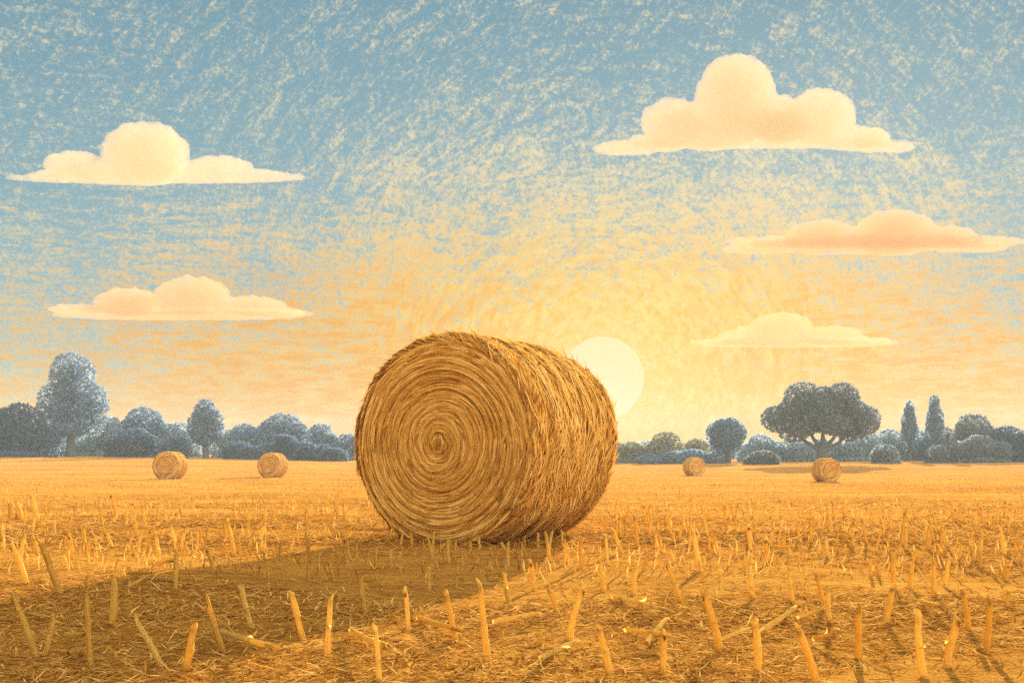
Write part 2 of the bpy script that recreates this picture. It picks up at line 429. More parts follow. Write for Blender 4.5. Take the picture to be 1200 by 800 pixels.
# ------------------------------------------------------------------ field
def sinh_axis(lo, hi, n, k):
    a = np.linspace(math.asinh(lo / k), math.asinh(hi / k), n)
    return k * np.sinh(a)
xs = sinh_axis(-420, 420, 261, 2.5)
ys = sinh_axis(-40, 420, 280, 4.0)
X, Y = np.meshgrid(xs, ys, indexing='ij')
Z = gz(X, Y)
near = np.clip(1 - (Y - 6) / 22, 0, 1)
zz = np.array([mnoise.noise((x * 3.1, y * 3.1, 0)) * .6 + mnoise.noise((x * 8, y * 8, 4)) * .4 for x, y in zip(X.ravel(), Y.ravel())]).reshape(X.shape)
Z = Z + zz * .022 * near
field = link_mesh('ground', mesh_np('ground', np.stack([X, Y, Z], -1), grid_faces(len(xs), len(ys)), smooth=True), M_FIELD)
tag(field, kind='structure')

# ------------------------------------------------------------------ round bales
def join_me(name, a, b):
    bm = bmesh.new(); bm.from_mesh(a); bm.from_mesh(b)
    me = bpy.data.meshes.new(name); bm.to_mesh(me); bm.free()
    return me

def bale_meshes(Rb, L, n_side, n_face, n_fringe, seed, ws=1.0, small=False):
    r = np.random.default_rng(seed)
    cz = Rb * .965
    gy = smooth_noise1(400, 9, r) * .6 + smooth_noise1(400, 25, r) * .5
    gf = smooth_noise1(400, 7, r) * .6 + smooth_noise1(400, 31, r) * .45
    tw = smooth_noise1(720, 120, r)
    def g_side(y, th):
        q = (y / L + .035 * np.interp(th % (2 * PI), np.linspace(0, 2 * PI, 720), tw) + .012 * th) % 1.0
        return np.interp(q * 399, np.arange(400), gy)
    def g_face(rr, th):
        q = (rr / Rb + .05 * (th % (2 * PI)) / (2 * PI) + .012 * np.sin(th * 2 + rr * 9)) % 1.0
        return np.interp(q * 399, np.arange(400), gf)
    def rim(y):
        e = np.minimum(y, L - y); e = np.clip(e / (.10 * Rb / .8), 0, 1)
        return -.055 * Rb * (1 - np.sqrt(np.clip(1 - (1 - e) ** 2, 0, 1)))
    def sag(V):
        V = V.copy(); z = V[..., 2]
        lim = -Rb * .955
        V[..., 2] = np.where(z < lim, lim + (z - lim) * .25, z) + cz
        return V
    ov = lambda th: 1 + .012 * np.sin(2 * th + 1) + .008 * np.sin(3 * th)
    # ---- side
    nth, ny = 300, 90
    th = np.linspace(0, 2 * PI, nth, endpoint=False)[:, None]; y = np.linspace(0, L, ny)[None, :]
    gg = g_side(y, th)
    rad = Rb * ov(th) + rim(y + 0 * th) + .020 * Rb / .8 * gg
    V = np.stack([rad * np.cos(th), y + 0 * th, rad * np.sin(th)], -1)
    parts = [(sag(V).reshape(-1, 3), grid_faces(nth, ny, True), (.42 + .12 * gg).ravel())]
    n = n_side; s = 6
    t0 = r.uniform(0, 2 * PI, n); y0 = r.uniform(.0, L, n)
    dth = r.uniform(.12, .55, n); dy = r.normal(0, .016, n) - .015
    tt = np.linspace(0, 1, s)[None, :]
    TH = t0[:, None] + dth[:, None] * tt
    YY = np.clip(y0[:, None] + dy[:, None] * tt + .008 * np.sin(tt * 5 + t0[:, None] * 9), -.01, L + .01)
    lift = np.where(r.random(n) < .12, r.uniform(.02, .05, n), r.uniform(-.004, .012, n))
    G = g_side(YY, TH)
    RR = Rb * ov(TH) + rim(np.clip(YY, 0, L)) + .023 * Rb / .8 * G + .004 + r.uniform(-.008, .012, n)[:, None] + lift[:, None] * tt ** 2
    P = np.stack([RR * np.cos(TH), YY, RR * np.sin(TH)], -1)
    N = np.stack([np.cos(TH), 0 * TH, np.sin(TH)], -1)
    Wd = np.zeros_like(P); Wd[..., 1] = 1
    tone = .70 + .18 * G.mean(1) + r.normal(0, .13, n)
    dk = r.random(n) < .045; tone = np.where(dk, .12, tone)
    parts.append(strands(sag(P), Wd, N, r.uniform(.003, .0105, n) * ws * np.where(dk, 1.35, 1), r.uniform(.002, .006, n) * ws, tone))
    side = mesh_np('rolled_side', *join_np(parts))
    # ---- end faces
    def face(front, nst):
        yb = 0.0 if front else L
        sg = -1.0 if front else 1.0
        nr, nth = 110, 220
        th = np.linspace(0, 2 * PI, nth, endpoint=False)[:, None]; rr = np.linspace(.004, 1, nr)[None, :] * (Rb - .035 * Rb)
        rr = rr * ov(th)
        g = g_face(rr, th)
        off = .045 * Rb * (1 - (rr / Rb) ** 2) + .010 * Rb / .8 * g - .01
        V = np.stack([rr * np.cos(th), yb + sg * off, rr * np.sin(th)], -1)
        parts = [(sag(V).reshape(-1, 3), grid_faces(nth, nr, True), (.40 + .09 * g).ravel())]
        n = nst; s = 7
        r0 = Rb * np.sqrt(r.uniform(.0008, .965, n)); t0 = r.uniform(0, 2 * PI, n)
        ln = r.uniform(.10, .42, n) * (Rb / .8)
        dth = np.minimum(ln / np.maximum(r0, .03), 2.4)
        tt = np.linspace(0, 1, s)[None, :]
        TH = t0[:, None] + dth[:, None] * tt
        RR = (r0[:, None] - .010 * dth[:, None] * tt + r.normal(0, .012, n)[:, None] * (tt - .5)) * ov(TH)
        RR = np.clip(RR, .006, Rb * 1.0)
        G = g_face(RR, TH)
        lift = np.where(r.random(n) < .10, r.uniform(.01, .035, n), 0)
        OF = .045 * Rb * (1 - (RR / Rb) ** 2) + .011 * Rb / .8 * G - .006 + r.uniform(-.006, .012, n)[:, None] + lift[:, None] * tt ** 2
        OF = OF - .05 * Rb * np.clip((RR / Rb - .93) / .07, 0, 1) ** 2
        P = np.stack([RR * np.cos(TH), yb + sg * OF, RR * np.sin(TH)], -1)
        N = np.zeros_like(P); N[..., 1] = sg
        Wd = np.stack([np.cos(TH), 0 * TH, np.sin(TH)], -1)
        blot = np.sin(t0 * 3 + r0 * 7) * np.sin(r0 * 13 - t0 * 2 + 1) + .7 * np.sin(t0 * 7 - r0 * 17)
        tone = .62 + .13 * G.mean(1) + r.normal(0, .12, n) + .07 * blot
        dk = r.random(n) < .05; tone = np.where(dk, .12, tone)
        parts.append(strands(sag(P), Wd, N, r.uniform(.003, .009, n) * ws * np.where(dk, 1.4, 1), r.uniform(.002, .006, n) * ws, tone))
        return mesh_np('end_face', *join_np(parts))
    f0, f1 = face(True, n_face), face(False, n_face // 6)
    # ---- core of the coil: a pinch of straw stood on end
    n = 46; s = 6
    tt = np.linspace(-1, 1, s)[None, :]
    a = r.normal(0, .016, n) * Rb / .8
    bow = 1 - tt ** 2
    Pc = np.stack([a[:, None] * (.35 + .9 * bow), -.05 * Rb - .022 * bow + r.normal(0, .004, n)[:, None], (r.uniform(.045, .085, n)[:, None] * tt) * Rb / .8], -1)
    Nn = np.zeros_like(Pc); Nn[..., 1] = -1
    Wd = np.zeros_like(Pc); Wd[..., 0] = 1
    core = mesh_np('coil_core', *strands(Pc + np.array([0, 0, cz]), Wd, Nn, r.uniform(.003, .008, n) * ws, np.full(n, .004), r.uniform(.1, 1.0, n)))
    # ---- straws that stick out round the rims and over the back
    n = n_fringe; s = 5
    t0 = r.uniform(0, 2 * PI, n)
    where = r.random(n)
    y0 = np.where(where < .5, r.uniform(-.02, .07, n), np.where(where < .72, L - r.uniform(-.01, .06, n), r.uniform(0, L, n)))
    ln = r.uniform(.04, .15, n) * Rb / .8
    ang = np.abs(r.normal(.30, .16, n))
    yd = np.where(y0 < .1, r.uniform(-.35, .2, n), r.uniform(-.3, .3, n))
    tt = np.linspace(-.35, 1, s)[None, :]
    rad = (Rb * ov(t0) + rim(np.clip(y0, 0, L)))[:, None] + ln[:, None] * np.sin(ang)[:, None] * tt * (1 + .3 * tt) + .004
    TH = t0[:, None] + ln[:, None] * np.cos(ang)[:, None] * tt / Rb
    YY = y0[:, None] + ln[:, None] * yd[:, None] * tt
    P = np.stack([rad * np.cos(TH), YY, rad * np.sin(TH)], -1)
    N = np.stack([np.cos(TH), 0 * TH, np.sin(TH)], -1)
    Wd = np.zeros_like(P); Wd[..., 1] = 1; Wd = Wd * .8 + .5 * N
    extra = None
    if not small:     # broad ragged tufts that mark the front rim
        n2 = 420; t2 = r.uniform(0, 2 * PI, n2); l2 = r.uniform(.08, .20, n2); s2 = r.uniform(-.02, .5, n2); y2 = r.uniform(.0, .055, n2)
        q = np.linspace(-.3, 1, 5)[None, :]
        rd = (Rb * ov(t2) + rim(np.clip(y2, 0, L)))[:, None] + l2[:, None] * r.uniform(.08, .30, n2)[:, None] * np.clip(q, -.3, 1) + .006
        T2 = t2[:, None] + l2[:, None] * q / Rb
        P2 = np.stack([rd * np.cos(T2), y2[:, None] + l2[:, None] * s2[:, None] * q, rd * np.sin(T2)], -1)
        N2 = np.stack([np.cos(T2), 0 * T2 - .3, np.sin(T2)], -1); W2 = np.zeros_like(P2); W2[..., 1] = 1; W2 = W2 * .8 + .4 * N2
        extra = strands(sag(P2), W2, N2, r.uniform(.008, .019, n2), r.uniform(.003, .007, n2), np.where(r.random(n2) < .5, r.uniform(.05, .3, n2), r.uniform(.65, 1.0, n2)))
    main = strands(sag(P), Wd, N, r.uniform(.004, .011, n) * ws, r.uniform(.002, .005, n) * ws, r.normal(.42, .2, n))
    fr = mesh_np('straw_fringe', *(join_np([main, extra]) if extra else main))
    if small:
        return dict(rolled_side=[join_me('rolled_side', side, fr)], end_face=[join_me('end_face', f0, core), f1])
    return dict(rolled_side=[side], end_face=[f0, f1], coil_core=[core], straw_fringe=[fr])

def build_bale(ms, loc, rz, label, group=None, flipx=False):
    root = empty('hay_bale', loc, rz)
    tag(root, label, 'hay bale', group)
    for nm, lst in ms.items():
        for me in lst:
            link_mesh(nm, me, M_HAY, root)
    return root

RB, LB = .80, 1.36
ms = bale_meshes(RB, LB, 15000, 15000, 1800, 3)
fc = Vector(((518 - HX) / F * 7.68, 7.68, 0))
axis_rz = R(-30)
build_bale(ms, (fc.x, fc.y, float(gz(fc.x, fc.y)) - .02), axis_rz,
           'big golden round hay bale in front of the sun, its coiled end facing the viewer')

small = bale_meshes(.66, .88, 2600, 2600, 300, 8, ws=2.4, small=True)
G_B = 'small round hay bales far out in the field'
BALES = [
    None,
    (315, 559, 32, -16, 'small hay bale in front of the deep blue bush, just left of the big bale'),
    (817, 557, 24, 20, 'smallest hay bale, in front of the little round tree right of the sun'),
    (973, 564, 31, 13, 'small hay bale standing in front of the trunk of the spreading oak'),
]
BALES[0] = (194, 561, 36, -10, 'small hay bale between the tall three-lobed tree and the slim tree, farthest left bale')
for i, (px, py, wpx, rz, lab) in enumerate(BALES):
    p = place(px, py)
    need = wpx / F * p.y / 1.10
    sc = need / 1.32
    b = build_bale(small, p - Vector((0, 0, .03)), R(rz), lab, G_B)
    b.scale = (sc,) * 3
    print('bale', p, sc)

# ------------------------------------------------------------------ trees and bushes
def leaves(lobes, size, dens, r):
    """leaf-sized diamonds through a set of ellipsoids (x, y, z, rx, ry, rz)"""
    vs = []
    for (x, y, z, rx, ry, rz) in lobes:
        area = 4 * PI * ((rx * rz) ** 1.6 / 3 + (rx * ry) ** 1.6 / 3 + (ry * rz) ** 1.6 / 3) ** (1 / 1.6)
        n = int(area / (size * size) * dens)
        d = r.normal(size=(n, 3)); d /= np.linalg.norm(d, axis=1, keepdims=True)
        # clumps: bumps over the lobe so that its outline is uneven
        k = 26
        c = r.normal(size=(k, 3)); c /= np.linalg.norm(c, axis=1, keepdims=True)
        near = (d @ c.T).max(1)
        bump = .92 + .10 * np.clip((near - .80) / .2, 0, 1)
        rad = bump * np.where(r.random(n) < .68, r.uniform(.88, 1.02, n), r.uniform(.25, .9, n))
        p = d * rad[:, None] * np.array([rx, ry, rz]) + np.array([x, y, z])
        a = r.normal(size=(n, 3)) + d * .2; a /= np.linalg.norm(a, axis=1, keepdims=True)
        nn = d + r.normal(size=(n, 3)) * .8
        b = np.cross(nn, a); b /= np.linalg.norm(b, axis=1, keepdims=True) + 1e-9
        sz = size * r.uniform(.6, 1.35, n)[:, None] * np.where(rad < .8, 1.5, 1.0)[:, None]
        q = np.stack([p - a * sz, p + b * sz * .5, p + a * sz, p - b * sz * .5], 1)
        vs.append(q.reshape(-1, 3))
    V = np.concatenate(vs)
    return V, np.arange(len(V)).reshape(-1, 4)

def tube_mesh(name, paths, sides=10):
    parts = []
    for pts, rads in paths:
        P = np.array(pts, float); n = len(P)
        T = np.gradient(P, axis=0); T /= np.linalg.norm(T, axis=1, keepdims=True)
        ref = np.array([.3, 1, .1])
        A = np.cross(T, ref); A /= np.linalg.norm(A, axis=1, keepdims=True); B = np.cross(T, A)
        ph = np.linspace(0, 2 * PI, sides, endpoint=False)
        V = P[None] + np.array(rads)[None, :, None] * (np.cos(ph)[:, None, None] * A[None] + np.sin(ph)[:, None, None] * B[None])
        parts.append((V.reshape(-1, 3), grid_faces(sides, n, True), np.zeros(sides * n)))
    v, f, t = join_np(parts)
    return mesh_np(name, v, f, smooth=True)

def spot(px, dist):
    x = (px - HX) / F * dist
    return x, dist, float(gz(x, dist))

def px_lobes(lobes, base_px, dist, zb, r, depth=.85):
    k = dist / F
    out = []
    for (cx, cy, rx, ry) in lobes:
        X = (cx - base_px) * k; Zc = EYE + (HY - cy) * k - zb
        out.append((X, r.uniform(-.3, .3) * rx * k, Zc, rx * k, rx * k * depth, ry * k))
    return out

def tree(name, label, base_px, dist, lobes, trunk_w, leaf, limbs=(), seed=0, group=None, size=.17, dens=1.5, trunk_top=None):
    r = np.random.default_rng(seed)
    x, y, z = spot(base_px, dist)
    root = empty(name, (x, y, z)); tag(root, label, 'tree', group)
    L = px_lobes(lobes, base_px, dist, z, r)
    k = dist / F
    top = (trunk_top if trunk_top is not None else max(l[2] for l in L))
    w = trunk_w * k / 2
    paths = [([(0, 0, -.2), (w * .05, 0, top * .15), (-w * .1, 0, top * .4), (w * .1, 0, top * .75), (0, 0, top)],
              [w * 1.45, w * 1.1, w * .9, w * .55, w * .2])]
    tr = link_mesh('trunk', tube_mesh('trunk', paths), M_BARK, root)
    for (x1, y1, x0, y0, wl) in limbs:
        a = np.array([(x0 - base_px) * k, 0, EYE + (HY - y0) * k - z]); b = np.array([(x1 - base_px) * k, r.uniform(-.8, .8), EYE + (HY - y1) * k - z])
        mid = (a + b) / 2 + np.array([0, 0, -.06 * np.linalg.norm(b - a)])
        wl = wl * k / 2
        link_mesh('limb', tube_mesh('limb', [([a, (a + mid) / 2, mid, (mid + b) / 2, b], [wl, wl * .85, wl * .7, wl * .5, wl * .25])]), M_BARK, tr)
    link_mesh('crown', mesh_np('crown', *leaves(L, size, dens, r)), LEAF[leaf], root)
    return root

def bush(label, base_px, dist, lobes, leaf, seed=0, group=None, size=.19, dens=1.5, name='bush', cat='bush'):
    r = np.random.default_rng(seed)
    x, y, z = spot(base_px, dist)
    L = px_lobes(lobes, base_px, dist, z, r)
    zb = HY + (EYE - z) / dist * F
    L += px_lobes([(cx, zb - 1.5, rx * .95, 6) for (cx, cy, rx, ry) in lobes], base_px, dist, z, r)
    V, Fc = leaves(L, size, dens, r)
    V[:, 2] = np.where(V[:, 2] < -.1, np.abs(V[:, 2]) * .3 - .1, V[:, 2])
    o = link_mesh(name, mesh_np(name, V, Fc), LEAF[leaf]); o.location = (x, y, z)
    tag(o, label, cat, group)
    return o

tree('lobed_tree', 'tall blue-grey tree with three egg-shaped lobes, the tallest on the left', 83, 98,
     [(85, 442, 26.5, 30), (62, 479, 22, 33), (111, 479, 18, 31), (86, 482, 19, 26), (84, 503, 24, 9)], 9, 'blue', seed=1,
     limbs=[(66, 478, 83, 508, 4), (106, 482, 84, 506, 4)], dens=1.2)
tree('slim_tree', 'slim narrow tree with an egg-shaped crown between two domed bushes', 241, 104,
     [(241, 490, 14, 24), (233, 500, 13, 20), (250, 499, 12, 20), (241, 507, 15, 15)], 6, 'blue', seed=2, dens=1.5)
tree('round_tree', 'little round-headed tree on a short trunk right of the sun', 853, 108,
     [(851, 510, 19, 19), (838, 508, 12, 13), (864, 508, 12, 14), (845, 499, 9, 9), (857, 498, 9, 9), (851, 520, 19, 12)], 6, 'blue', seed=3, dens=1.5)
tree('oak_tree', 'broad spreading oak with ball-shaped lobes and forked limbs', 964, 98,
     [(942, 467, 22, 21), (987, 467, 20, 20), (909, 491, 16, 16), (1014, 492, 17, 17), (962, 486, 26, 19), (930, 504, 19, 14), (998, 504, 20, 13), (975, 497, 24, 13), (946, 498, 18, 12), (964, 473, 18, 14), (965, 466, 15, 14), (927, 482, 17, 14), (1001, 483, 17, 14)],
     13, 'slate', limbs=[(930, 503, 960, 527, 6), (948, 500, 962, 525, 6), (985, 499, 966, 526, 6), (1000, 505, 967, 528, 5), (967, 495, 964, 522, 6)], seed=4, dens=1.5, trunk_top=2.9)
tree('poplar_tree', 'shorter of the two slim poplars right of the oak', 1066, 112,
     [(1066, 482, 6, 13), (1066, 497, 9, 18), (1066, 511, 11, 20)], 4, 'blue', seed=5, group='slim poplars', dens=1.5)
tree('poplar_tree', 'taller of the two slim poplars right of the oak', 1095, 112,
     [(1095, 475, 6.5, 13), (1095, 492, 10, 20), (1095, 508, 12, 22)], 4, 'blue', seed=6, group='slim poplars', dens=1.5)

G_BU = 'bushes along the far edge of the field'
BUSHES = [
    ('large dark domed bush cut off by the left edge of the picture', 22, 94, [(22, 505, 30, 33), (-8, 508, 26, 32), (48, 518, 20, 18)], 'dark'),
    ('pale blue bush showing low between the dark left-edge dome and the tall lobed tree', 58, 108, [(52, 512, 16, 26), (68, 520, 14, 16)], 'pale'),
    ('pale bush just right of the trunk of the tall three-lobed tree', 108, 108, [(100, 523, 18, 14), (128, 505, 16, 18), (118, 520, 20, 16)], 'pale'),
    ('domed pale blue-grey bush between the tall lobed tree and the slim tree', 168, 110, [(168, 500, 24, 24), (152, 508, 14, 18), (186, 508, 13, 18)], 'blue'),
    ('low dark bush with a bumpy top in front of the domed bush on the left', 160, 100, [(160, 518, 22, 17), (178, 521, 14, 12), (133, 522, 13, 13)], 'dark'),
    ('small dark round bush just above the farthest-left small hay bale', 211, 99, [(211, 524, 11, 12), (198, 528, 11, 8)], 'dark'),
    ('rounded pale olive bush touching the left side of the slim tree', 208, 112, [(207, 512, 20, 18), (222, 520, 16, 16)], 'pale'),
    ('small pale bush touching the right side of the slim tree', 263, 112, [(262, 518, 14, 16), (270, 525, 12, 12)], 'pale'),
    ('rounded pale bush left of the largest dome, right of the slim tree', 286, 113, [(287, 513, 18, 17), (302, 516, 10, 12)], 'blue'),
    ('dark slate bush low beside the second small bale from the left', 279, 102, [(278, 528, 17, 12), (296, 531, 14, 9)], 'dark'),
    ('largest domed bush between the slim tree and the big bale', 330, 115, [(330, 508, 26, 25), (312, 514, 15, 20), (349, 514, 16, 19)], 'blue'),
    ('deep blue bush with a peaked top right above the second small bale', 333, 104, [(333, 521, 17, 12), (333, 515, 9, 6), (357, 527, 15, 10), (313, 528, 14, 9)], 'dark'),
    ('rounded bush between the largest left dome and the big bale', 376, 113, [(376, 513, 17, 17), (388, 522, 12, 14)], 'blue'),
    ('small dark bush low beside the left flank of the big bale', 380, 103, [(380, 529, 11, 9), (396, 532, 12, 7)], 'dark'),
    ('pale bush partly hidden behind the left edge of the big bale', 406, 112, [(406, 523, 16, 15), (420, 524, 16, 15)], 'blue'),
    ('low olive bush just right of the big bale under the sun', 742, 114, [(742, 529, 16, 12), (725, 530, 14, 12), (758, 532, 12, 11)], 'olive'),
    ('domed olive bush under the sun between the big bale and the round tree', 781, 114, [(781, 523, 20, 18), (770, 530, 16, 14)], 'olive'),
    ('small olive bush between the domed olive bush and the round tree', 817, 116, [(817, 525, 14, 12), (806, 531, 14, 11)], 'olive'),
    ('low blue hedge-like bush behind the smallest bale', 808, 108, [(790, 536, 18, 8), (812, 535, 20, 9), (835, 538, 16, 8), (762, 539, 16, 7)], 'blue'),
    ('pale bush between the round tree and the oak', 894, 116, [(892, 524, 17, 16), (878, 532, 16, 12), (910, 530, 14, 13)], 'pale'),
    ('small dark bush on the field edge left of the oak trunk', 893, 100, [(893, 536, 15, 9), (882, 540, 12, 6), (904, 539, 10, 7)], 'slate'),
    ('pale blue bush low under the left limbs of the oak', 928, 114, [(930, 528, 20, 15), (948, 530, 16, 14)], 'pale'),
    ('pale blue bush low under the right limbs of the oak', 1000, 114, [(998, 527, 20, 16), (1018, 522, 16, 18), (980, 530, 14, 12)], 'pale'),
    ('pale rounded bush between the oak and the shorter poplar', 1042, 116, [(1042, 520, 16, 18), (1054, 528, 12, 12)], 'pale'),
    ('small dark dome on the field edge below the shorter poplar', 1039, 100, [(1039, 532, 16, 11), (1030, 536, 10, 7)], 'slate'),
    ('pale bush standing between the feet of the two poplars', 1082, 116, [(1080, 520, 14, 18), (1070, 528, 14, 14), (1092, 530, 14, 12)], 'pale'),
    ('grey bush filling the gap between the taller poplar and the right dome', 1112, 114, [(1112, 518, 15, 18), (1104, 526, 13, 14)], 'slate'),
    ('large round-topped blue-grey bush right of the two poplars', 1140, 108, [(1140, 506, 22, 22), (1128, 514, 15, 18), (1154, 514, 14, 18)], 'slate'),
    ('long low dark bush sloping along the field edge below the right dome', 1130, 98, [(1100, 531, 16, 9), (1122, 528, 18, 12), (1148, 524, 20, 14), (1170, 528, 16, 11)], 'slate'),
    ('dark leafy bush near the right edge of the picture behind the low one', 1182, 102, [(1180, 512, 18, 14), (1172, 522, 16, 16), (1196, 524, 14, 14)], 'dark'),
    ('dark bush cut off by the right edge of the picture', 1208, 100, [(1208, 520, 18, 20), (1225, 518, 20, 22)], 'dark'),
]
for i, (lab, bx, dist, lobes, leaf) in enumerate(BUSHES):
    bush(lab, bx, dist, lobes, leaf, seed=40 + i, group=G_BU)

# far wood behind them: one hazy mass on both sides and behind the bale
r = np.random.default_rng(77)
lob = []
for px in np.arange(-260, 1460, 17):
    d = 150 + r.uniform(-6, 6)
    x = (px - HX) / F * d; z = float(gz(x, d))
    h = r.uniform(1.6, 2.9)
    lob.append((x, d, z + h * .45, r.uniform(1.6, 2.6), 1.6, h * .62))
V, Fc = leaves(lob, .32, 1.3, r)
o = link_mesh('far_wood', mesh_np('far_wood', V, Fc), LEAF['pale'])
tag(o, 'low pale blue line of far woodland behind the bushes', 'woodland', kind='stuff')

# ------------------------------------------------------------------ stubble
def stalk_mesh(seed, bend, flap):
    r = random.Random(seed)
    bm = bmesh.new(); S = 9
    rings = []
    for i, t in enumerate([0, .12, .3, .5, .52, .55, .75, .93, 1.0]):
        rad = .5 * (1.05 - .22 * t) * (1.06 if t == .52 else 1)
        c = Vector((bend * t * t, bend * .4 * t * (1 - t), t))
        ring = []
        for k in range(S):
            a = 2 * PI * k / S
            p = c + Vector((0, 0, 0))
            wob = 1 + r.uniform(-.20, .20)
            ring.append((p, rad * wob, a, t))
        rings.append(ring)
    # radius is laid in x/y at a tenth of the height; scaled per copy
    vr = []
    slant = r.uniform(.03, .10)
    for ring in rings:
        row = []
        for (p, rad, a, t) in ring:
            z = p.z + (slant * math.cos(a + seed) + r.uniform(-.012, .012) if t == 1.0 else 0)
            row.append(bm.verts.new((p.x + rad * math.cos(a) * .1, p.y + rad * math.sin(a) * .1, z)))
        vr.append(row)
    for i in range(len(vr) - 1):
        for k in range(S):
            bm.faces.new((vr[i][k], vr[i][(k + 1) % S], vr[i + 1][(k + 1) % S], vr[i + 1][k]))
    # hollow end
    top = vr[-1]; cc = sum((q.co for q in top), Vector()) / S
    inn = [bm.verts.new(cc + (q.co - cc) * .62) for q in top]
    deep = [bm.verts.new(cc + (q.co - cc) * .5 - Vector((0, 0, .12))) for q in top]
    for k in range(S):
        bm.faces.new((top[k], top[(k + 1) % S], inn[(k + 1) % S], inn[k]))
        bm.faces.new((inn[k], inn[(k + 1) % S], deep[(k + 1) % S], deep[k]))
    bm.faces.new(deep)
    if flap:
        a0 = r.uniform(0, 6.28); ca, sa = math.cos(a0), math.sin(a0)
        prev = None
        for j in range(5):
            t = j / 4; out_ = .05 + .16 * t ** 1.5; z = .5 + .20 * t - .16 * t * t
            w = .035 * (1 - t) + .004
            A = bm.verts.new((ca * out_ - sa * w + bend * .28, sa * out_ + ca * w, z)); B = bm.verts.new((ca * out_ + sa * w + bend * .28, sa * out_ - ca * w, z + .01))
            if prev: bm.faces.new((prev[0], prev[1], B, A))
            prev = (A, B)
    me = bpy.data.meshes.new('straw_stalk'); bm.to_mesh(me); bm.free()
    me.materials.append(M_STALK)
    for p in me.polygons: p.use_smooth = True
    return me
SM = [stalk_mesh(i, b, fl) for i, (b, fl) in enumerate([(.0, 0), (.06, 1), (-.07, 0), (.12, 0), (-.03, 1), (.03, 0), (-.12, 1)])]

proto = bpy.data.objects.new('straw_stalk', SM[0])
n_st = 0
def stalk(bx, by, tx, ty, wpx, label, group):
    global n_st
    p = place(bx, by)
    k = p.y / F
    dz = (by - ty) * k; dx = (tx - bx) * k
    d = Vector((dx, random.uniform(-.22, .22) * dz, dz))
    o = proto.copy(); o.data = SM[(n_st * 3 + int(bx)) % len(SM)]
    n_st += 1
    COL.objects.link(o)
    q = d.to_track_quat('Z', 'Y') @ Vector((0, 0, 1)).rotation_difference(Vector((0, 0, 1)))
    o.rotation_mode = 'QUATERNION'
    from mathutils import Quaternion
    o.rotation_quaternion = d.to_track_quat('Z', 'Y') @ Quaternion((0, 0, 1), random.uniform(0, 6.28))
    ws = wpx * k * 8.2
    o.scale = (ws, ws, d.length * 1.04)
    o.location = p - Vector((0, 0, .01))
    tag(o, label, 'straw stalk', group)
    return o

